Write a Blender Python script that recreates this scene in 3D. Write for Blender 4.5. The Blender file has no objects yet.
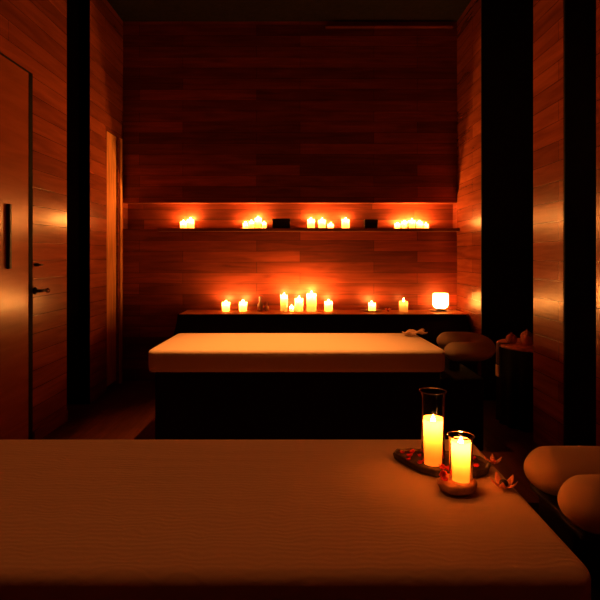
import bpy, bmesh, math, random
from mathutils import Vector, Matrix
random.seed(7)
C = bpy.context.scene.collection
F, CH, HY = 525.0, 1.34, 255.0      # focal length in pixels, eye height, horizon row

# ------------------------------------------------------------------ materials
def mat(name, col, rough=.6, spec=.5, metal=0.0):
    m = bpy.data.materials.new(name); m.use_nodes = True
    b = m.node_tree.nodes['Principled BSDF']
    b.inputs['Base Color'].default_value = (*col, 1)
    b.inputs['Roughness'].default_value = rough
    b.inputs['Specular IOR Level'].default_value = spec
    b.inputs['Metallic'].default_value = metal
    return m

def speckle(m, scale=40, amount=.25, bump=.1, dist=.002):
    """colour mottling and fine relief on an existing principled material"""
    nt = m.node_tree; N = nt.nodes; L = nt.links; b = N['Principled BSDF']
    col = tuple(b.inputs['Base Color'].default_value)
    tc = N.new('ShaderNodeTexCoord'); n = N.new('ShaderNodeTexNoise')
    n.inputs['Scale'].default_value = scale; n.inputs['Detail'].default_value = 5
    L.new(tc.outputs['Object'], n.inputs['Vector'])
    r = N.new('ShaderNodeValToRGB')
    r.color_ramp.elements[0].position = .3; r.color_ramp.elements[1].position = .7
    r.color_ramp.elements[0].color = (*[c * (1 - amount) for c in col[:3]], 1)
    r.color_ramp.elements[1].color = (*[min(1, c * (1 + amount)) for c in col[:3]], 1)
    L.new(n.outputs['Fac'], r.inputs['Fac']); L.new(r.outputs['Color'], b.inputs['Base Color'])
    bp = N.new('ShaderNodeBump'); bp.inputs['Strength'].default_value = bump; bp.inputs['Distance'].default_value = dist
    L.new(n.outputs['Fac'], bp.inputs['Height']); L.new(bp.outputs['Normal'], b.inputs['Normal'])
    return m

def wood(name, dark, light, axes, plank=(1.4, .14), rough=.35, spec=.5, gap=.5, bump=.25, grain=(1.2, 22), con=1.0):
    """planked wood; axes = which two of object x,y,z run along and across the planks"""
    m = bpy.data.materials.new(name); m.use_nodes = True
    nt = m.node_tree; N = nt.nodes; L = nt.links; b = N['Principled BSDF']
    tc = N.new('ShaderNodeTexCoord'); sp = N.new('ShaderNodeSeparateXYZ'); cb = N.new('ShaderNodeCombineXYZ')
    L.new(tc.outputs['Object'], sp.inputs[0])
    L.new(sp.outputs[axes[0]], cb.inputs[0]); L.new(sp.outputs[axes[1]], cb.inputs[1])
    br = N.new('ShaderNodeTexBrick'); L.new(cb.outputs[0], br.inputs['Vector'])
    br.inputs['Scale'].default_value = 1
    br.inputs['Brick Width'].default_value = plank[0]; br.inputs['Row Height'].default_value = plank[1]
    br.inputs['Mortar Size'].default_value = .0022; br.inputs['Mortar Smooth'].default_value = .3
    br.inputs['Color1'].default_value = (*dark, 1); br.inputs['Color2'].default_value = (*light, 1)
    br.inputs['Mortar'].default_value = (*[c * gap for c in dark], 1)
    br.offset = .37
    mp = N.new('ShaderNodeMapping'); mp.inputs['Scale'].default_value = (grain[0], grain[1], 1)
    L.new(cb.outputs[0], mp.inputs[0])
    no = N.new('ShaderNodeTexNoise'); no.inputs['Scale'].default_value = 2.2; no.inputs['Detail'].default_value = 6
    no.inputs['Distortion'].default_value = .6
    L.new(mp.outputs[0], no.inputs['Vector'])
    rp = N.new('ShaderNodeValToRGB'); rp.color_ramp.elements[0].position = .3; rp.color_ramp.elements[1].position = .72
    rp.color_ramp.elements[0].color = (1 - .5 * con, 1 - .55 * con, 1 - .6 * con, 1); rp.color_ramp.elements[1].color = (1 + .25 * con,) * 3 + (1,)
    L.new(no.outputs['Fac'], rp.inputs['Fac'])
    mx = N.new('ShaderNodeMix'); mx.data_type = 'RGBA'; mx.blend_type = 'MULTIPLY'; mx.inputs[0].default_value = 1
    L.new(br.outputs['Color'], mx.inputs[6]); L.new(rp.outputs['Color'], mx.inputs[7])
    L.new(mx.outputs[2], b.inputs['Base Color'])
    b.inputs['Roughness'].default_value = rough; b.inputs['Specular IOR Level'].default_value = spec
    inv = N.new('ShaderNodeMath'); inv.operation = 'SUBTRACT'; inv.inputs[0].default_value = 1
    L.new(br.outputs['Fac'], inv.inputs[1])
    ad = N.new('ShaderNodeMath'); ad.operation = 'MULTIPLY_ADD'; ad.inputs[1].default_value = .12
    L.new(no.outputs['Fac'], ad.inputs[0]); L.new(inv.outputs[0], ad.inputs[2])
    bp = N.new('ShaderNodeBump'); bp.inputs['Strength'].default_value = bump; bp.inputs['Distance'].default_value = .004
    L.new(ad.outputs[0], bp.inputs['Height']); L.new(bp.outputs['Normal'], b.inputs['Normal'])
    return m

def cloth(name, col, waves=True, strength=.35):
    m = mat(name, col, .85, .25)
    nt = m.node_tree; N = nt.nodes; L = nt.links; b = N['Principled BSDF']
    b.inputs['Sheen Weight'].default_value = .15 if col[0] > .05 else 0; b.inputs['Specular IOR Level'].default_value = .25 if col[0] > .05 else .06
    tc = N.new('ShaderNodeTexCoord')
    no = N.new('ShaderNodeTexNoise'); no.inputs['Scale'].default_value = 3.0; no.inputs['Detail'].default_value = 3
    mp = N.new('ShaderNodeMapping'); mp.inputs['Scale'].default_value = (1, 5.5, 1); mp.inputs['Rotation'].default_value = (0, 0, .12)
    L.new(tc.outputs['Object'], mp.inputs[0]); L.new(mp.outputs[0], no.inputs['Vector'])
    w = N.new('ShaderNodeTexWave'); w.wave_type = 'BANDS'; w.bands_direction = 'Y'
    w.inputs['Scale'].default_value = 19; w.inputs['Distortion'].default_value = 9; w.inputs['Detail'].default_value = 2
    w.inputs['Detail Scale'].default_value = .8
    L.new(tc.outputs['Object'], w.inputs['Vector'])
    f = N.new('ShaderNodeTexNoise'); f.inputs['Scale'].default_value = 260
    L.new(tc.outputs['Object'], f.inputs['Vector'])
    a = N.new('ShaderNodeMath'); a.operation = 'MULTIPLY_ADD'; a.inputs[1].default_value = .15 if waves else 0
    L.new(w.outputs['Fac'], a.inputs[0]); L.new(no.outputs['Fac'], a.inputs[2])
    a2 = N.new('ShaderNodeMath'); a2.operation = 'MULTIPLY_ADD'; a2.inputs[1].default_value = .08
    L.new(f.outputs['Fac'], a2.inputs[0]); L.new(a.outputs[0], a2.inputs[2])
    bp = N.new('ShaderNodeBump'); bp.inputs['Strength'].default_value = strength; bp.inputs['Distance'].default_value = .012
    L.new(a2.outputs[0], bp.inputs['Height']); L.new(bp.outputs['Normal'], b.inputs['Normal'])
    return m

def wax_mat(name, col, tr=.6):
    m = bpy.data.materials.new(name); m.use_nodes = True
    nt = m.node_tree; N = nt.nodes; L = nt.links
    b = N['Principled BSDF']; out = N['Material Output']
    b.inputs['Base Color'].default_value = (*col, 1); b.inputs['Roughness'].default_value = .45
    t = N.new('ShaderNodeBsdfTranslucent'); t.inputs['Color'].default_value = (*col, 1)
    mx = N.new('ShaderNodeMixShader'); mx.inputs[0].default_value = tr
    L.new(b.outputs[0], mx.inputs[1]); L.new(t.outputs[0], mx.inputs[2]); L.new(mx.outputs[0], out.inputs[0])
    return m

def glass_mat(name, tint=(1, .95, .93), refl=1.0, blend=.13):
    m = bpy.data.materials.new(name); m.use_nodes = True
    nt = m.node_tree; N = nt.nodes; L = nt.links; out = N['Material Output']; N.remove(N['Principled BSDF'])
    t = N.new('ShaderNodeBsdfTransparent'); t.inputs[0].default_value = (*tint, 1)
    g = N.new('ShaderNodeBsdfGlossy'); g.inputs['Roughness'].default_value = .08
    lw = N.new('ShaderNodeLayerWeight'); lw.inputs[0].default_value = blend
    mu = N.new('ShaderNodeMath'); mu.operation = 'MULTIPLY'; mu.inputs[1].default_value = refl
    L.new(lw.outputs['Fresnel'], mu.inputs[0])
    mx = N.new('ShaderNodeMixShader'); L.new(mu.outputs[0], mx.inputs[0])
    L.new(t.outputs[0], mx.inputs[1]); L.new(g.outputs[0], mx.inputs[2]); L.new(mx.outputs[0], out.inputs[0])
    return m

FLAME_COL = (1.0, .34, .06)
def flame_mat(name, strength):
    m = bpy.data.materials.new(name); m.use_nodes = True
    nt = m.node_tree; N = nt.nodes; L = nt.links; out = N['Material Output']; N.remove(N['Principled BSDF'])
    e = N.new('ShaderNodeEmission'); e.inputs[0].default_value = (*FLAME_COL, 1); e.inputs[1].default_value = strength
    L.new(e.outputs[0], out.inputs[0])
    m.cycles.emission_sampling = 'FRONT'
    return m

M = {}
M['back'] = wood('wood_back_wall', (.15, .028, .012), (.37, .072, .028), (0, 2), (1.25, .115), .45, .35, .35, .35, (1.0, 11), .8)
M['side'] = wood('wood_side_wall', (.26, .058, .020), (.44, .104, .036), (1, 2), (1.7, .13), .24, .85, .45, .14, (.9, 10), .6)
M['door'] = wood('wood_door', (.44, .112, .032), (.50, .132, .038), (1, 2), (4, 4.3), .26, .8, .8, .06, (.7, 6), .4)
M['pale'] = wood('wood_pale', (.80, .34, .10), (.85, .38, .12), (2, 1), (4, 4), .45, .4, .8, .05)
M['floor'] = wood('wood_floor', (.10, .032, .018), (.17, .05, .028), (1, 0), (1.6, .13), .28, .5)
M['black'] = speckle(mat('black_shade', (.012, .010, .010), .8, .15), 30)  # black colour stands for the shade inside the recesses and door gap
M['ceil'] = speckle(mat('black_ceiling', (.02, .016, .015), .85, .15), 20)
M['sheet'] = cloth('sheet_cloth', (.74, .66, .56), True, .30)
M['cradle'] = cloth('cradle_cloth', (.62, .52, .44), False, .2)
M['bcloth'] = cloth('black_cloth', (.008, .0065, .007), False, .2)
M['bpaint'] = speckle(mat('black_lacquer', (.012, .012, .014), .4, .4), 60)
M['darkwood'] = wood('wood_dark', (.16, .045, .02), (.22, .06, .03), (0, 1), (3, .3), .35)
M['metal'] = speckle(mat('dark_bronze', (.05, .03, .02), .35, .5, .8), 90, .3)
M['glint'] = speckle(mat('glint_metal', (.9, .85, .8), .18, .5, 1), 90, .05)
M['slate'] = speckle(mat('slate', (.03, .022, .02), .5, .5), 35, .5, .6, .006)
M['stone'] = speckle(mat('pale_stone', (.42, .26, .19), .6, .4), 45, .35, .4, .004)
M['petal'] = speckle(mat('red_petal', (.65, .035, .03), .5, .4), 60, .3)
M['pinkp'] = speckle(mat('pink_petal', (.78, .38, .33), .5, .4), 60, .2)
M['terra'] = speckle(mat('terracotta', (.75, .24, .17), .55, .4), 30, .35, .3)
M['stem'] = speckle(mat('stem_green', (.10, .12, .03), .6, .3), 60)
M['towel'] = cloth('towel_dark', (.12, .05, .05), False, .5)
M['hem'] = cloth('towel_hem', (.75, .55, .42), False, .4)
M['plate'] = speckle(mat('pale_ceramic', (.75, .66, .58), .25, .5), 40, .05)
M['wax'] = wax_mat('wax_ivory', (.92, .74, .45), .62)
M['waxbig'] = wax_mat('wax_amber', (.95, .50, .17), .66)
M['waxcold'] = speckle(mat('wax_unlit', (.88, .74, .58), .45, .4), 50, .05)
M['wick'] = mat('wick', (.02, .015, .01), .9)
M['glass'] = glass_mat('clear_glass')
M['frost'] = wax_mat('frosted_glass', (.95, .86, .70), .75)
M['flame'] = flame_mat('flame_far', 2350)
M['flame_dim'] = flame_mat('flame_dim', 160)
M['flame_near'] = flame_mat('flame_near', 700)
M['lantern'] = wax_mat('lantern_glass', (.97, .90, .80), .9)
M['flame_lantern'] = flame_mat('flame_lantern', 3600)
M['box'] = speckle(mat('dark_box', (.02, .012, .012), .6, .3), 50)

# ------------------------------------------------------------------ mesh helpers
def obj(name, bm, m, parent=None, smooth=False, loc=(0, 0, 0)):
    me = bpy.data.meshes.new(name)
    bmesh.ops.recalc_face_normals(bm, faces=bm.faces)
    bm.to_mesh(me); bm.free()
    for mm in (m if isinstance(m, (list, tuple)) else [m]): me.materials.append(mm)
    if smooth:
        for p in me.polygons: p.use_smooth = True
    o = bpy.data.objects.new(name, me); C.objects.link(o); o.location = loc
    if parent: o.parent = parent
    return o
def tag(o, label, cat, group=None):
    o['label'] = label; o['category'] = cat
    if group: o['group'] = group
    return o
def thing(name, label, cat, loc=(0, 0, 0), rz=0, group=None):
    o = bpy.data.objects.new(name, None); C.objects.link(o); o.empty_display_size = .05
    o.location = loc; o.rotation_euler = (0, 0, rz)
    return tag(o, label, cat, group)
def struct(name, bm, m, parent=None, smooth=False):
    o = obj(name, bm, m, parent, smooth)
    if not parent: o['kind'] = 'structure'
    return o
def box(bm, x0, x1, y0, y1, z0, z1, mi=0, bevel=0, seg=2):
    r = bmesh.ops.create_cube(bm, size=1)
    vs = r['verts']
    for v in vs:
        v.co = Vector(((x0 + x1) / 2 + v.co.x * (x1 - x0), (y0 + y1) / 2 + v.co.y * (y1 - y0), (z0 + z1) / 2 + v.co.z * (z1 - z0)))
    fs = {f for v in vs for f in v.link_faces}
    for f in fs: f.material_index = mi
    if bevel:
        es = list({e for v in vs for e in v.link_edges})
        bmesh.ops.bevel(bm, geom=es, offset=bevel, segments=seg, profile=.5, affect='EDGES')
def lathe(bm, prof, n=32, center=(0, 0), mi=0):
    rings = []
    for r, z in prof:
        if r < 1e-6: rings.append([bm.verts.new((center[0], center[1], z))])
        else: rings.append([bm.verts.new((center[0] + r * math.cos(2 * math.pi * k / n), center[1] + r * math.sin(2 * math.pi * k / n), z)) for k in range(n)])
    for a, b in zip(rings, rings[1:]):
        for k in range(n):
            k2 = (k + 1) % n
            if len(a) == 1 and len(b) == 1: continue
            if len(a) == 1: f = bm.faces.new((a[0], b[k], b[k2]))
            elif len(b) == 1: f = bm.faces.new((a[k], a[k2], b[0]))
            else: f = bm.faces.new((a[k], a[k2], b[k2], b[k]))
            f.material_index = mi
def tube(bm, pts, r, n=10, sx=1.0, sz=1.0, radii=None, up=Vector((0, 0, 1))):
    pts = [Vector(p) for p in pts]; rings = []
    for i, p in enumerate(pts):
        d = (pts[min(i + 1, len(pts) - 1)] - pts[max(i - 1, 0)]).normalized()
        u = up if abs(d.dot(up)) < .95 else Vector((1, 0, 0))
        s = d.cross(u).normalized(); t = s.cross(d).normalized()
        rr = radii[i] if radii else r
        rings.append([bm.verts.new(p + s * rr * sx * math.cos(2 * math.pi * k / n) + t * rr * sz * math.sin(2 * math.pi * k / n)) for k in range(n)])
    for a, b in zip(rings, rings[1:]):
        for k in range(n): bm.faces.new((a[k], a[(k + 1) % n], b[(k + 1) % n], b[k]))
    bm.faces.new(rings[0]); bm.faces.new(rings[-1])

# ------------------------------------------------------------------ the room
XL, XR, YB, YF, ZC = -1.888, 1.675, 5.6, -1.7, 3.83
N0, N1, NX, ND = 1.617, 1.897, -1.62, .155         # long niche: bottom, top, left end
bm = bmesh.new(); box(bm, XL - .6, XR + 1.2, YF - .1, YB + .4, -.1, 0); struct('floor', bm, M['floor'])
bm = bmesh.new(); box(bm, XL - .6, XR + 1.2, YF - .1, YB + .4, ZC, ZC + .1); struct('ceiling', bm, M['ceil'])
bm = bmesh.new()
box(bm, XL - .6, XR + 1.2, YB, YB + .3, 0, N0)
box(bm, XL - .6, XR + 1.2, YB, YB + .3, N1, ZC)
box(bm, XL - .6, XL, YB, YB + .3, N0, N1)
box(bm, XR, XR + 1.2, YB, YB + .3, N0, N1)
box(bm, XL, XR, YB + ND, YB + .3, N0, N1)
struct('wall_back', bm, M['back'])
bm = bmesh.new(); box(bm, XL - .6, XR + 1.2, YF - .1, YF, 0, ZC); struct('wall_front', bm, M['back'])
# left wall: panelled, with a full-height recess, its shade painted black
LA, LB = 4.25, 4.72
bm = bmesh.new()
D1a, D1b, DH = 2.55, 3.66, 2.62
D2a, D2b = 5.13, 5.40
t = .02
box(bm, XL - .1, XL, YF, D1a, 0, ZC); box(bm, XL - .1, XL, D1b + .05, LA, 0, ZC)
box(bm, XL - .1, XL, D1a, D1b + .05, DH, ZC)
box(bm, XL - .09, XL - .001, D1b, D1b + .051, 0, DH, 1); box(bm, XL - .09, XL - .001, D1a, D1b + .05, DH - .012, DH + .001, 1)  # black strips filling the door gap, its shade put in as colour
box(bm, XL - .1, XL, LB, D2a, 0, ZC); box(bm, XL - .1, XL, D2b + .04, YB, 0, ZC)
box(bm, XL - .1, XL, D2a, D2b + .04, 2.56, ZC)
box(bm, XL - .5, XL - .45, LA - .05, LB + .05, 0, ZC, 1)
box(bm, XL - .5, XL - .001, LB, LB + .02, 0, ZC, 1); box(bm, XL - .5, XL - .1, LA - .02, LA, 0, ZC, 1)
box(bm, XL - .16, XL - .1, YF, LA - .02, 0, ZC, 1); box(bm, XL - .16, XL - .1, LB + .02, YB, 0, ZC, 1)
struct('wall_left', bm, [M['side'], M['black']])
# right wall: panels and two full-height openings, their shade painted black
R = dict(a=(2.97, 3.34), b=(3.77, 4.86))
bm = bmesh.new()
box(bm, XR, XR + .1, YF, R['a'][0], 0, ZC)
box(bm, XR, XR + .1, R['a'][1], R['b'][0], 0, ZC)
box(bm, XR, XR + .1, R['b'][1], YB, 0, ZC)
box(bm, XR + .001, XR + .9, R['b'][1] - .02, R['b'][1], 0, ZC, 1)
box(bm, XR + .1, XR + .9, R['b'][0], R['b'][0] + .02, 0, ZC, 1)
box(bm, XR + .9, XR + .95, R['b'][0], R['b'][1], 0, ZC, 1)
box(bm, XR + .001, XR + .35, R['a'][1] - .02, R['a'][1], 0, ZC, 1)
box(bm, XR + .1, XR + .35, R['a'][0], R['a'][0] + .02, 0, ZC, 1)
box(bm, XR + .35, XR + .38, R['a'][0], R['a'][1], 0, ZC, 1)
struct('wall_right', bm, [M['side'], M['black']])
bm = bmesh.new(); box(bm, XL, XL + .012, D1b + .055, LA, 0, .09, bevel=.003); struct('baseboard_left', bm, M['side'])
# doors on the left
bm = bmesh.new(); box(bm, XL - .05, XL - .004, D1a, D1b, .01, DH - .012, bevel=.002); door1 = struct('door_1', bm, M['door'])
bm = bmesh.new(); box(bm, XL - .004, XL + .02, 3.378, 3.408, 1.25, 1.67, bevel=.006); obj('pull_handle', bm, M['bpaint'], door1)
bm = bmesh.new()
lathe(bm, [(0, 0), (.026, 0), (.026, .008), (.012, .012), (.012, .045), (0, .045)], 20)
bmesh.ops.rotate(bm, verts=bm.verts, matrix=Matrix.Rotation(math.pi / 2, 3, 'Y'))
bmesh.ops.translate(bm, verts=bm.verts, vec=(XL, 3.735, 1.085))
tube(bm, [(XL + .045, 3.72, 1.085), (XL + .05, 3.76, 1.086), (XL + .05, 3.80, 1.084)], .010, 10)
wl = [o for o in C.objects if o.name == 'wall_left'][0]
obj('lever_handle', bm, M['metal'], wl, True)
bm = bmesh.new(); bmesh.ops.create_uvsphere(bm, u_segments=16, v_segments=10, radius=.019, matrix=Matrix.Translation((XL + .05, 3.815, 1.084)))  # bright ball added as the highlight on the lever end
k = obj('lever_glint', bm, M['glint'], [o for o in C.objects if o.name == 'lever_handle'][0], True); k['label'] = 'bright ball for the highlight on the lever end'
bm = bmesh.new(); tube(bm, [(XL - .002, 3.735, 1.27), (XL + .03, 3.735, 1.27)], .012, 12); tube(bm, [(XL + .03, 3.725, 1.27), (XL + .03, 3.79, 1.27)], .006, 8)
obj('lock_turn', bm, M['metal'], wl, True)
bm = bmesh.new(); box(bm, XL - .03, XL - .002, D2a, D2b, .05, 2.555, bevel=.002); struct('door_2', bm, M['pale'])
bm = bmesh.new(); box(bm, XL, XL + .018, 5.47, 5.53, 0, 2.56, bevel=.003); struct('trim_1', bm, M['pale'])
# thin ledge under the ceiling on the right half of the back wall
bm = bmesh.new(); box(bm, .27, 1.62, YB - .05, YB, 3.755, 3.775, bevel=.002); struct('trim_2', bm, M['back'])
# shelf board of the long niche
bm = bmesh.new(); box(bm, -1.50, XR, YB - .10, YB + ND, N0 - .028, N0 + .004, bevel=.004); struct('trim_3', bm, M['darkwood'])
SZ = N0 + .004

# ------------------------------------------------------------------ candles
def flame_bm(h, w):
    b = bmesh.new()
    lathe(b, [(0, 0), (w * .55, h * .08), (w, h * .28), (w * .85, h * .5), (w * .42, h * .78), (0, h)], 8)
    return b
def pillar(label, x, y, z, r, h, lit=True, fm=None, big=False, fl=None, group=None, name='pillar_candle', sunk=.45, fs=1.0, deep=.8):
    """hollowed wax pillar, wick, flame"""
    t = thing(name, label, 'candle', (x, y, z), 0, group)
    w = r * (.80 if not big else .84); d = h * (1 - deep) if lit else h * .92
    b = bmesh.new()
    prof = [(0, 0), (r * .96, 0), (r, r * .05)] + [(r, r * .05 + (h - r * .17) * q / 8) for q in range(1, 8)] + [(r, h - r * .12), (r * .97, h - r * .03), (w + (r - w) * .4, h), (w, h - r * .03)]
    if lit: d = 0
    else: prof += [(w * .9, d), (0, d)]
    lathe(b, prof, 28 if big else 18)
    obj('wax_body', b, M['waxbig'] if big else (M['wax'] if lit else M['waxcold']), t, True)
    fh = (fl or .03) * fs; f0 = h - fh * sunk if lit else h
    b = bmesh.new(); tube(b, [(0, 0, d - .001), (.001, 0, (d + f0) / 2), (.0, 0, f0 + .003)], .0016, 6)
    if not lit:
        b.free(); b = bmesh.new(); tube(b, [(0, 0, d - .001), (.001, 0, h), (.002, 0, h + .022)], .0042, 6, radii=[.006, .005, .003])
    obj('wick', b, M['wick'] if lit else M['waxcold'], t)
    if lit:
        b = flame_bm(fh, fh * .24); bmesh.ops.translate(b, verts=b.verts, vec=(0, 0, f0))
        obj('flame', b, fm or (M['flame_near'] if big else M['flame']), t, True)
    return t
def PX(x, Y): return (x - 300) / F * Y
YN = 5.685
G1 = 'lit candles in the wall niche'
up = [ # px, r, h, label, fs
 (183.5, .036, .080, 'short lit ivory candle, leftmost in the wall niche', .9),
 (190.5, .040, .105, 'taller lit ivory candle right beside the leftmost one in the wall niche', 1.1),
 (245.5, .030, .065, 'short lit candle at the left of the second cluster in the wall niche', .8),
 (251.5, .030, .085, 'lit candle second in the second cluster from the left in the wall niche', .8),
 (258.2, .036, .120, 'tallest lit candle, beside its cluster neighbours and left of the dark box in the niche', 1.1),
 (264.2, .024, .070, 'small lit candle between the tallest niche candle and the dark box', .7),
 (311, .040, .105, 'lit candle just right of the wide dark box in the wall niche', 1.0),
 (322, .040, .100, 'lit candle in the middle of the central niche cluster', 1.0),
 (330.5, .034, .055, 'very short lit candle in the central niche cluster', .7),
 (345.5, .042, .105, 'lit candle standing alone just left of the narrow dark box in the niche', 1.0),
 (397.5, .034, .060, 'low lit candle at the left of the rightmost niche cluster', .8),
 (404.5, .034, .080, 'lit candle second from the left in the rightmost niche cluster', .9),
 (412, .036, .095, 'lit candle tallest of the rightmost niche cluster', .9),
 (419.5, .034, .078, 'lit candle fourth from the left in the rightmost niche cluster', .9),
 (426, .028, .055, 'low lit candle at the right end of the wall niche', .7)]
for px, r, h, lab, fs in up:
    pillar(lab, PX(px, YN), YN, SZ, r, h, group=G1, fs=fs, fl=.034)
def dark_box(px0, px1, h, lab):
    Y = 5.64; t = thing('storage_box', lab, 'box', (PX((px0 + px1) / 2, Y), Y, SZ)); w = (px1 - px0) / F * Y / 2
    b = bmesh.new(); box(b, -w, w, -.05, .05, 0, h * .72, bevel=.004); obj('box_body', b, M['box'], t)
    b = bmesh.new(); box(b, -w - .003, w + .003, -.053, .053, h * .72, h, bevel=.004); obj('lid', b, M['box'], t)
dark_box(272.5, 290, .108, 'wide dark box in the wall niche between the second and third candle clusters')
dark_box(364.5, 377, .100, 'narrow dark box in the wall niche left of the rightmost candle cluster')

# console with a black skirt under the back wall
CT, CY0, CX0 = .756, 5.2, -1.20
ct = thing('console_table', 'long black-skirted console table against the back wall, holding the lower row of candles', 'table', (.24, 5.38, 0))
def rel(b, o): bmesh.ops.translate(b, verts=b.verts, vec=-Vector(o.location)); return b
b = bmesh.new(); box(b, CX0, XR - .012, CY0, YB - .01, CT - .025, CT, bevel=.004); obj('tabletop', rel(b, ct), M['pale'], ct)
b = bmesh.new()
n = 110; rows = [(0, CT - .004, 0), (.006, CT - .03, .1), (.05, CT - .09, .3), (.15, CT - .17, .6), (.25, CT - .27, .8), (.28, .4, 1), (.30, .005, 1.2)]
grid = []
for off, z, fold in rows:
    row = []
    for i in range(n + 1):
        u = i / n; x = CX0 - .012 + (XR - .012 - CX0) * u
        row.append(b.verts.new((x, CY0 - .008 - off - .010 * fold * math.sin(u * 75 + 1.3 * math.sin(u * 21)), z)))
    grid.append(row)
for r0, r1 in zip(grid, grid[1:]):
    for i in range(n): b.faces.new((r0[i], r0[i + 1], r1[i + 1], r1[i]))
prev = None
for off, z, fold in rows:            # left return of the skirt
    cur = [b.verts.new((CX0 - .012, CY0 - .008 - off, z)), b.verts.new((CX0 - .012, YB - .012, z))]
    if prev: b.faces.new((prev[0], prev[1], cur[1], cur[0]))
    prev = cur
bmesh.ops.remove_doubles(b, verts=b.verts, dist=.0005)
sk = obj('skirt', rel(b, ct), M['bcloth'], ct, True); sk.modifiers.new('s', 'SOLIDIFY').thickness = .003
sk['label'] = 'black flared cloth skirt'
for x in (CX0 + .05, 0.2, XR - .08):
    for y in (CY0 + .04, YB - .06):
        b = bmesh.new(); box(b, x - .022, x + .022, y - .022, y + .022, 0, CT - .025, bevel=.003); obj('leg', rel(b, ct), M['darkwood'], ct)

YC = 5.46
G2 = 'lit candles on the console table'
low = [
 (226, .042, .095, 'leftmost lit candle on the console table', 1.0),
 (243, .042, .100, 'lit candle second from the left on the console table', 1.0),
 (284, .038, .170, 'tall slim lit candle at the left of the central console cluster', 1.0),
 (291.7, .024, .050, 'tiny lit candle squeezed beside the tall slim one on the console table', .7),
 (299, .044, .135, 'medium lit candle in the middle of the central console cluster', 1.1),
 (311.5, .052, .185, 'tallest and widest lit candle of the central console cluster', 1.3),
 (328.5, .042, .105, 'short lit candle at the right of the central console cluster', 1.0)]
for px, r, h, lab, fs in low:
    pillar(lab, PX(px, YC), YC, CT, r, h, group=G2, fs=fs, fl=.034)
def plate(px, Y, r, lab):
    b = bmesh.new(); lathe(b, [(0, 0), (r * .6, 0), (r, .010), (r * .98, .013), (r * .6, .005), (0, .005)], 32)
    return tag(obj('plate', b, M['plate'], None, True, (PX(px, Y), Y, CT)), lab, 'plate')
plate(371, YC, .115, 'pale shallow plate under the single lit candle right of the console centre')
pillar('short lit candle alone on a pale plate on the console table', PX(372, YC), YC, CT + .0055, .038, .082, fs=.9, fl=.034)
pillar('dim ivory candle with a tall thin flame on the console table, nearest the white lantern', PX(403.5, YC), YC, CT, .046, .105, fm=M['flame_dim'], fl=.05, sunk=.3)
# clear bottle pair left of the tall candle
def bottle(px, h, r, lab):
    t = thing('glass_bottle', lab, 'bottle', (PX(px, YC), YC, CT))
    b = bmesh.new(); lathe(b, [(0, 0), (r, 0), (r, h * .45), (r * .4, h * .62), (r * .35, h * .85), (r * .5, h * .87), (r * .5, h * .9)], 20); obj('bottle_body', b, M['plate'], t, True)
    b = bmesh.new(); lathe(b, [(0, h * .88), (r * .45, h * .9), (r * .5, h * .96), (0, h)], 16); obj('stopper', b, M['plate'], t, True)
bottle(260.3, .155, .030, 'small pale glass bottle on the console table left of the tall slim candle')
bottle(266.8, .095, .022, 'tiny pale glass bottle beside the slightly larger one on the console table')
# small flower right of the plate
t = thing('flower_head', 'small pinkish flower head between the plated candle and the dim ivory candle', 'flower', (PX(387.5, YC), YC - .04, CT))
for k in range(6):
    b = bmesh.new(); a = k * math.pi / 3
    tube(b, [(0, 0, .006), (.02 * math.cos(a), .02 * math.sin(a), .016), (.036 * math.cos(a), .036 * math.sin(a), .034)], .01, 8, 1.2, .3, [.006, .013, .003]); obj('petal', b, M['pinkp'] if k % 2 else M['petal'], t, True)
b = bmesh.new(); bmesh.ops.create_uvsphere(b, u_segments=12, v_segments=8, radius=.010, matrix=Matrix.Translation((0, 0, .010))); obj('flower_centre', b, M['slate'], t, True)
# glowing lantern
plate(439.5, YC, .115, 'pale shallow plate under the white glowing lantern')
t = thing('candle_lantern', 'white glowing frosted glass lantern on a dark foot at the right end of the console', 'lantern', (PX(440.5, YC), YC, CT + .006))
b = bmesh.new(); lathe(b, [(0, 0), (.050, 0), (.052, .006), (.028, .012), (.030, .018), (.052, .022), (0, .022)], 28); obj('foot', b, M['slate'], t, True)
b = bmesh.new(); lathe(b, [(.045, .022), (.068, .040), (.078, .065), (.078, .10), (.078, .14), (.078, .170), (.072, .178), (.022, .180)], 32); sh = obj('lantern_glass', b, M['lantern'], t, True)
b = bmesh.new(); tube(b, [(.010, -.0795, .055), (.022, -.0775, .070), (.030, -.0745, .088), (.026, -.076, .098)], .004, 8, radii=[.003, .007, .006, .002]); o = obj('leaf_motif', b, M['stem'], sh, True); o['label'] = 'small dark leaf-like mark on the glass'
b = bmesh.new(); lathe(b, [(0, .026), (.030, .026), (.030, .048), (0, .048)], 18); obj('tealight', b, M['plate'], t, True)
b = flame_bm(.060, .015); bmesh.ops.translate(b, verts=b.verts, vec=(0, 0, .055)); obj('flame', b, M['flame_lantern'], t, True)
b = bmesh.new(); tube(b, [(0, 0, .046), (0, 0, .058)], .0015, 6); obj('wick', b, M['wick'], t)

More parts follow.
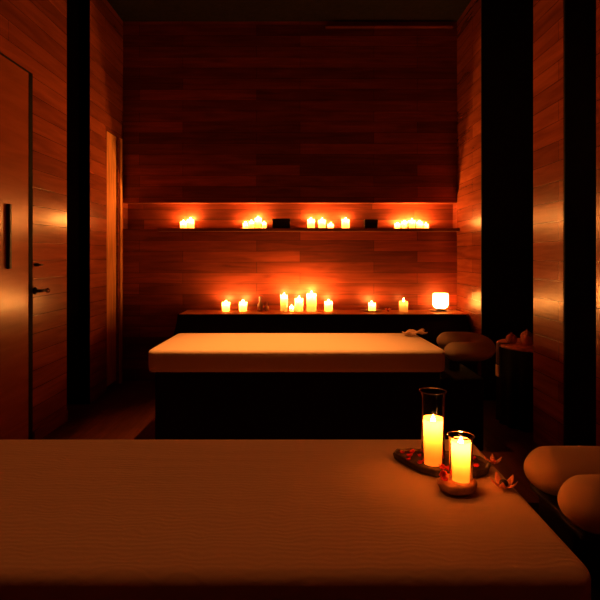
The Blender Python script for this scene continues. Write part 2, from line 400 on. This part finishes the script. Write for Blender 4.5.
# ------------------------------------------------------------------ massage beds
def bed(label, xr, length, yc, cr_dz, cr_roll, cut):
    W, T, TOP = .79, .15, .70
    t = thing('massage_bed', label, 'bed', (xr - length / 2, yc, 0))
    hx = length / 2; hy = W / 2
    # rounded mattress as a superelliptic grid shell
    b = bmesh.new()
    def ring(z, inset, rc):
        pts = []
        X, Y = hx - inset, hy - inset
        for cx, cy, a0, cutx in ((X, -Y, -90, 0), (X, Y, 0, cut), (-X, Y, 90, .02), (-X, -Y, 180, 0)):
            for k in range(9):
                a = math.radians(a0 + 90 * k / 8); sx = 1 if cx > 0 else -1; sy = 1 if cy > 0 else -1
                pts.append((cx - sx * rc + rc * math.cos(a) - sx * cutx * 1.0, cy - sy * rc + rc * math.sin(a), z))
        return [b.verts.new(p) for p in pts]
    prof = [(TOP - T, .012), (TOP - T + .006, .003), (TOP - T + .03, 0)]
    for k in range(7):
        a = k / 6 * math.pi / 2; prof.append((TOP - .026 + .026 * math.sin(a), .026 * (1 - math.cos(a))))
    prof += [(TOP + .002, .10), (TOP + .004, .2)]
    rings = [ring(z, i, max(.045 - i * .3, .02)) for z, i in prof]
    for a, c in zip(rings, rings[1:]):
        n = len(a)
        for k in range(n): b.faces.new((a[k], a[(k + 1) % n], c[(k + 1) % n], c[k]))
    b.faces.new(rings[-1]); b.faces.new(rings[0])
    obj('sheeted_mattress', b, M['sheet'], t, True)
    # black base
    b = bmesh.new(); box(b, -hx + .045, hx - .03, -hy + .03, hy - .03, 0, TOP - T - .002, bevel=.012)
    base = obj('base', b, M['bcloth'], t)
    b = bmesh.new(); box(b, hx - .03, hx + .27, -hy + .05, hy - .05, 0, TOP - T - .05, bevel=.012)
    obj('head_plinth', b, M['bcloth'], base)
    # face cradle: horseshoe cushion open to the bed, on a black plate and post
    cx = hx + .035
    cr = bpy.data.objects.new('face_cradle', None); C.objects.link(cr); cr.parent = t
    cr.location = (cx, 0, TOP + .004 + cr_dz); cr.rotation_euler = (cr_roll, 0, 0); cr.empty_display_size = .05
    R0, L0, rad = .104, .17, .084
    pts = []; radii = []
    for k in range(7):
        s = k / 6; pts.append((.03 + rad * (1 - math.cos(s * math.pi / 2)) * .0 + s * .075, R0, 0)); radii.append(rad * (.25 + .75 * math.sin(s * math.pi / 2) ** .8))
    pts.append((.21, R0, 0)); radii.append(rad)
    for k in range(1, 12):
        a = math.pi / 2 - math.pi * k / 12; pts.append((.25 + .10 * math.cos(a), R0 * math.sin(a), 0)); radii.append(rad)
    pts.append((.21, -R0, 0)); radii.append(rad)
    for k in range(7):
        s = 1 - k / 6; pts.append((.03 + s * .075, -R0, 0)); radii.append(rad * (.25 + .75 * math.sin(s * math.pi / 2) ** .8))
    b = bmesh.new(); tube(b, pts, rad, 20, 1.0, .80, radii)
    cu = obj('cradle_cushion', b, M['cradle'], cr, True); cu.modifiers.new('sub', 'SUBSURF').render_levels = 2
    cu['label'] = 'horseshoe shaped padded face rest in pale cloth'
    b = bmesh.new(); box(b, .06, .27, -.15, .15, -.075, -.056, bevel=.006)
    obj('cradle_plate', b, M['bpaint'], cr)
    b = bmesh.new(); box(b, hx + .10, hx + .18, -.10, .10, TOP - T - .052, TOP - .055 + cr_dz, bevel=.005)
    obj('cradle_post', b, M['bpaint'], t)
    return t
bed('near massage bed with ivory sheet filling the foreground, carrying the two glass candles', .602, 2.0, 1.447, 0, 0, .0)
far = bed('far massage bed with ivory sheet and black base, between console table and near bed', .985, 2.015, 3.925, -.045, .22, .035)
# rumpled towel corner on the far bed's right end
b = bmesh.new()
n = 14; g = []
for i in range(n + 1):
    row = []
    for j in range(n + 1):
        u, v = i / n, j / n
        row.append(b.verts.new((-.07 + .16 * u + .012 * math.sin(v * 9), -.06 + .12 * v + .02 * math.sin(u * 5), .010 + .010 * math.sin(u * 11 + v * 4) + .008 * math.sin(v * 13) + .02 * u)))
    g.append(row)
for i in range(n):
    for j in range(n): b.faces.new((g[i][j], g[i + 1][j], g[i + 1][j + 1], g[i][j + 1]))
tw = tag(obj('face_cloth', b, M['plate'], None, True, (.885, 4.12, .716)), 'small rumpled white cloth at the head end of the far massage bed', 'cloth')
tw.modifiers.new('s', 'SOLIDIFY').thickness = .004
tw.data.materials[0] = M['hem']

# ------------------------------------------------------------------ arrangement on the near bed
BT = .7055
pl = [(.288, 1.63), (.315, 1.575), (.345, 1.525), (.385, 1.492), (.44, 1.482), (.50, 1.487), (.545, 1.51), (.565, 1.55), (.55, 1.60), (.50, 1.635), (.43, 1.655), (.35, 1.668), (.305, 1.662)]
cx = sum(p[0] for p in pl) / len(pl); cy = sum(p[1] for p in pl) / len(pl)
b = bmesh.new(); rs = []
for z, s in ((0, .93), (.004, .97), (.018, 1.0), (.022, .985), (.0225, .95), (.017, .90)):
    rs.append([b.verts.new(((x - cx) * s, (y - cy) * s, z)) for x, y in pl])
for a, c in zip(rs, rs[1:]):
    for k in range(len(a)): b.faces.new((a[k], a[(k + 1) % len(a)], c[(k + 1) % len(a)], c[k]))
b.faces.new(rs[0]); b.faces.new(rs[-1])
tag(obj('slate_tray', b, M['slate'], None, False, (cx, cy, BT)), 'dark rough-edged tray on the near bed under the tall glass candle', 'tray')
TZ = BT + .017
def vase(label, x, y, z, r, h, flare):
    t = thing('glass_cylinder', label, 'candle holder', (x, y, z))
    b = bmesh.new(); lathe(b, [(0, .001), (r * .9, .001), (r, .006), (r, h * .9), (r + flare * .3, h * .95), (r + flare, h)], 40); obj('glass_wall', b, M['glass'], t, True)
    b = bmesh.new(); R_ = r + flare
    ring = [(R_ * math.cos(a), R_ * math.sin(a), h) for a in [2 * math.pi * k / 40 for k in range(40)]]
    rr = .0022; rings = []
    for k in range(40):
        a = 2 * math.pi * k / 40; d = Vector((math.cos(a), math.sin(a), 0))
        rings.append([b.verts.new(d * (R_ + rr * math.cos(q)) + Vector((0, 0, h + rr * math.sin(q)))) for q in [2 * math.pi * j / 8 for j in range(8)]])
    for k in range(40):
        for j in range(8): b.faces.new((rings[k][j], rings[(k + 1) % 40][j], rings[(k + 1) % 40][(j + 1) % 8], rings[k][(j + 1) % 8]))
    obj('rim', b, M['rim'], t, True)
M['rim'] = glass_mat('glass_rim', (.85, .7, .68), 1.0, .75)
c1 = (.394, 1.555); c2 = (.4365, 1.424)
vase('tall clear glass cylinder around the taller candle on the dark tray', c1[0], c1[1], TZ, .0345, .215, .004)
pillar('tall ivory pillar candle burning inside the taller glass on the near bed', c1[0], c1[1], TZ + .0015, .0325, .134, big=True, fl=.036, sunk=.75, deep=.90)
# round stone dish
b = bmesh.new(); lathe(b, [(0, 0), (.036, 0), (.046, .006), (.052, .016), (.052, .022), (.047, .026), (.036, .024), (0, .023)], 40)
for v in b.verts:
    a = math.atan2(v.co.y, v.co.x); s = 1 + .05 * math.sin(2 * a + .6) + .03 * math.sin(5 * a); v.co.x *= s; v.co.y *= s
tag(obj('stone_dish', b, M['stone'], None, True, (c2[0] - .012, c2[1] - .006, BT)), 'round pale stone dish under the shorter glass candle on the near bed', 'dish')
vase('short clear glass cylinder around the shorter candle on the round dish', c2[0], c2[1], BT + .0238, .0310, .122, .003)
pillar('short ivory pillar candle burning inside the shorter glass on the near bed', c2[0], c2[1], BT + .0255, .0285, .108, big=True, fl=.036, sunk=.75, deep=.90)
# petals
def petal_bm(s):
    b = bmesh.new(); n = 6; g = []
    for i in range(n + 1):
        u = i / n; w = math.sin(math.pi * (.12 + .80 * u)) * .5
        g.append([b.verts.new((s * (u - .5), s * w * v, s * (.35 * (u - .5) ** 2 * 2 + .28 * v * v))) for v in (-1, -.5, 0, .5, 1)])
    for r0, r1 in zip(g, g[1:]):
        for k in range(4): b.faces.new((r0[k], r0[k + 1], r1[k + 1], r1[k]))
    return b
p0 = None
spots = [(.315, 1.625), (.335, 1.60), (.345, 1.57), (.365, 1.60), (.35, 1.63), (.375, 1.545), (.385, 1.63), (.43, 1.62), (.41, 1.505), (.43, 1.52), (.45, 1.545), (.425, 1.50),
         (.47, 1.55), (.485, 1.60), (.50, 1.545), (.52, 1.575), (.47, 1.515), (.51, 1.52)]
for i, (x, y) in enumerate(spots):
    if math.hypot(x - c1[0], y - c1[1]) < .052: x -= .02; y -= .0
    if p0 is None: p0 = obj('petal', petal_bm(.019), M['petal'], None, True); p0.modifiers.new('s', 'SOLIDIFY').thickness = .0012; q = p0
    else: q = p0.copy(); C.objects.link(q)
    q.location = (x, y, TZ + .0035); q.rotation_euler = (random.uniform(-.25, .25), random.uniform(-.25, .25), random.uniform(0, 6.28)); q.scale = (random.uniform(.8, 1.2),) * 3
    tag(q, 'small red petal scattered on the dark tray', 'petal', 'red petals on the tray')
# cluster of petals heaped on the dish's left
for i, (dx, dy, dz) in enumerate([(-.047, -.012, 0), (-.050, .006, .0), (-.042, .020, .0), (-.048, -.003, .010)]):
    q = p0.copy(); C.objects.link(q); q.location = (c2[0] + dx, c2[1] + dy, BT + .0285 + dz)
    q.rotation_euler = (random.uniform(-.5, .5), random.uniform(-.9, .1), random.uniform(0, 6.28)); q.scale = (1.1,) * 3
    tag(q, 'red petal heaped on the stone dish against the shorter glass', 'petal', 'red petals on the stone dish')
# flowers right of the tray
def orchid(label, x, y, s, dark, z=BT, rz=0.):
    t = thing('orchid_flower', label, 'flower', (x, y, z), rz)
    b = bmesh.new(); bmesh.ops.create_uvsphere(b, u_segments=14, v_segments=10, radius=s * .34, matrix=Matrix.Translation((0, 0, s * .30)) @ Matrix.Diagonal((1, 1, .8, 1)))
    obj('flower_centre', b, dark, t, True)
    for k in range(5):
        a = k * 2 * math.pi / 5 + .3; ca, sa = math.cos(a), math.sin(a); b = bmesh.new()
        tube(b, [(s * .12 * ca, s * .12 * sa, s * .10), (s * .5 * ca, s * .5 * sa, s * .16), (s * .85 * ca, s * .85 * sa, s * .42), (s * 1.05 * ca, s * 1.05 * sa, s * .75)], 1, 10, 1.0, .22,
             [s * .12, s * .30, s * .24, s * .05])
        obj('petal', b, M['pinkp'], t, True)
orchid('larger pale pink flower with dark centre on the near bed, right of the stone dish', .592 - .035, 1.435, .036, M['slate'], rz=.2)
orchid('smaller pale pink flower on the near bed, beside the right end of the tray', .588, 1.60, .026, M['terra'], rz=1.0)

# ------------------------------------------------------------------ side table in the right opening
tx, ty, th, tr = 1.89, 4.20, .63, .30
t = thing('round_side_table', 'round side table with black cloth standing in the dark opening on the right', 'table', (tx, ty, 0))
b = bmesh.new(); lathe(b, [(0, th - .022), (tr - .006, th - .022), (tr, th - .016), (tr, th - .006), (tr - .006, th), (0, th)], 48); obj('tabletop', b, M['terra'], t, True)
b = bmesh.new()
prev = None
for z, r, f in ((th - .023, tr - .015, 0), (th - .1, tr - .012, .3), (.3, tr - .01, .8), (.004, tr - .005, 1)):
    cur = [b.verts.new(((r + .010 * f * math.sin(16 * a)) * math.cos(a), (r + .010 * f * math.sin(16 * a)) * math.sin(a), z)) for a in [2 * math.pi * k / 128 for k in range(128)]]
    if prev:
        for k in range(128): b.faces.new((prev[k], prev[(k + 1) % 128], cur[(k + 1) % 128], cur[k]))
    prev = cur
obj('table_skirt', b, M['bcloth'], t, True)
def pot(x, y, r, lab):
    t = thing('lidded_pot', lab, 'pot', (x, y, th), 0, None)
    b = bmesh.new(); lathe(b, [(0, 0), (r * .6, 0), (r * .95, r * .35), (r, r * .8), (r * .85, r * 1.25), (r * .55, r * 1.5), (0, r * 1.5)], 28); obj('pot_body', b, M['terra'], t, True)
    b = bmesh.new(); lathe(b, [(0, r * 1.5), (r * .5, r * 1.5), (r * .45, r * 1.62), (r * .15, r * 1.72), (r * .14, r * 1.95), (0, r * 2)], 20); obj('lid', b, M['terra'], t, True)
pot(1.70, 4.22, .045, 'round terracotta pot, leftmost on the side table')
pot(1.795, 4.14, .052, 'round terracotta pot, larger and in the middle of the side table')
pot(1.87, 4.33, .050, 'round terracotta pot at the back of the side table behind the larger pot')
# towel hung over the table edge
t = thing('hand_towel', 'dark towel with a pale hem hanging over the left edge of the round side table', 'towel', (tx - tr, ty, th))
b = bmesh.new()
tube(b, [(.07, 0, .004), (.01, 0, .005), (-.006, 0, -.005), (-.010, 0, -.06), (-.010, 0, -.16), (-.010, 0, -.21)], .02, 12, 1, .16, up=Vector((0, 1, 0)) if False else Vector((0, 0, 1)))
b.free(); b = bmesh.new(); pr = []
path = [(.08, .004), (.01, .004), (-.004, .002), (-.009, -.012), (-.010, -.08), (-.011, -.17)]
for x, z in path: pr.append([b.verts.new((x + .003 * math.sin(v * 9) * (z < -.02), -.028 + .056 * v, z)) for v in [k / 8 for k in range(9)]])
for r0, r1 in zip(pr, pr[1:]):
    for k in range(8): b.faces.new((r0[k], r0[k + 1], r1[k + 1], r1[k]))
o = obj('towel_cloth', b, M['towel'], t, True); sm = o.modifiers.new('s', 'SOLIDIFY'); sm.thickness = .006; sm.offset = 0
b = bmesh.new(); box(b, -.017, -.006, -.030, .030, -.26, -.168, bevel=.004); o = obj('hem', b, M['hem'], t); o['label'] = 'pale towel hem'

# ------------------------------------------------------------------ light, world, camera
w = bpy.data.worlds.new('World'); bpy.context.scene.world = w; w.use_nodes = True
w.node_tree.nodes['Background'].inputs[0].default_value = (1, .3, .08, 1)
w.node_tree.nodes['Background'].inputs[1].default_value = 0.0
def lamp(loc, e, r=.12):
    l = bpy.data.lights.new('warm_lamp', 'POINT'); l.energy = e; l.color = FLAME_COL; l.shadow_soft_size = r
    o = bpy.data.objects.new('warm_lamp', l); C.objects.link(o); o.location = loc; return o
def fill_spot(x, y, e, ang, n, col=(1, .19, .032)):  # unseen spot with a ring, added because candles left the bed dark
    b = bmesh.new(); lathe(b, [(.045, ZC - .001), (.06, ZC - .004), (.062, ZC - .008), (.045, ZC - .008), (.042, ZC - .001)], 32, (x, y)); f = obj('fill_spot_ring', b, M['metal'], None, True)
    tag(f, n, 'light')
    l = bpy.data.lights.new('fill_spot', 'SPOT'); l.energy = e; l.color = col; l.shadow_soft_size = .05; l.spot_size = math.radians(ang); l.spot_blend = 1
    o = bpy.data.objects.new('fill_spot', l); C.objects.link(o); o.location = (x, y, ZC - .02)
fill_spot(-.45, 1.35, 44, 75, 'added ring of the unseen fill light above the near massage bed')
fill_spot(-.16, 3.65, 840, 50, 'added ring of the unseen fill light above the far massage bed', (1, .26, .04))

cam = bpy.data.cameras.new('Camera'); co = bpy.data.objects.new('Camera', cam); C.objects.link(co)
cam.sensor_width = 36; cam.lens = 36 * F / 600; cam.shift_y = -45 / 600; cam.clip_start = .02
co.location = (0, 0, CH); co.rotation_euler = (math.pi / 2, 0, 0)
S = bpy.context.scene; S.camera = co
S.view_settings.view_transform = 'Standard'; S.view_settings.look = 'None'; S.view_settings.gamma = 1
S.view_settings.exposure = 0; S.view_settings.use_curve_mapping = False
S.cycles.max_bounces = 8; S.cycles.transparent_max_bounces = 12
S.cycles.use_denoising = True
S.cycles.sample_clamp_indirect = 8
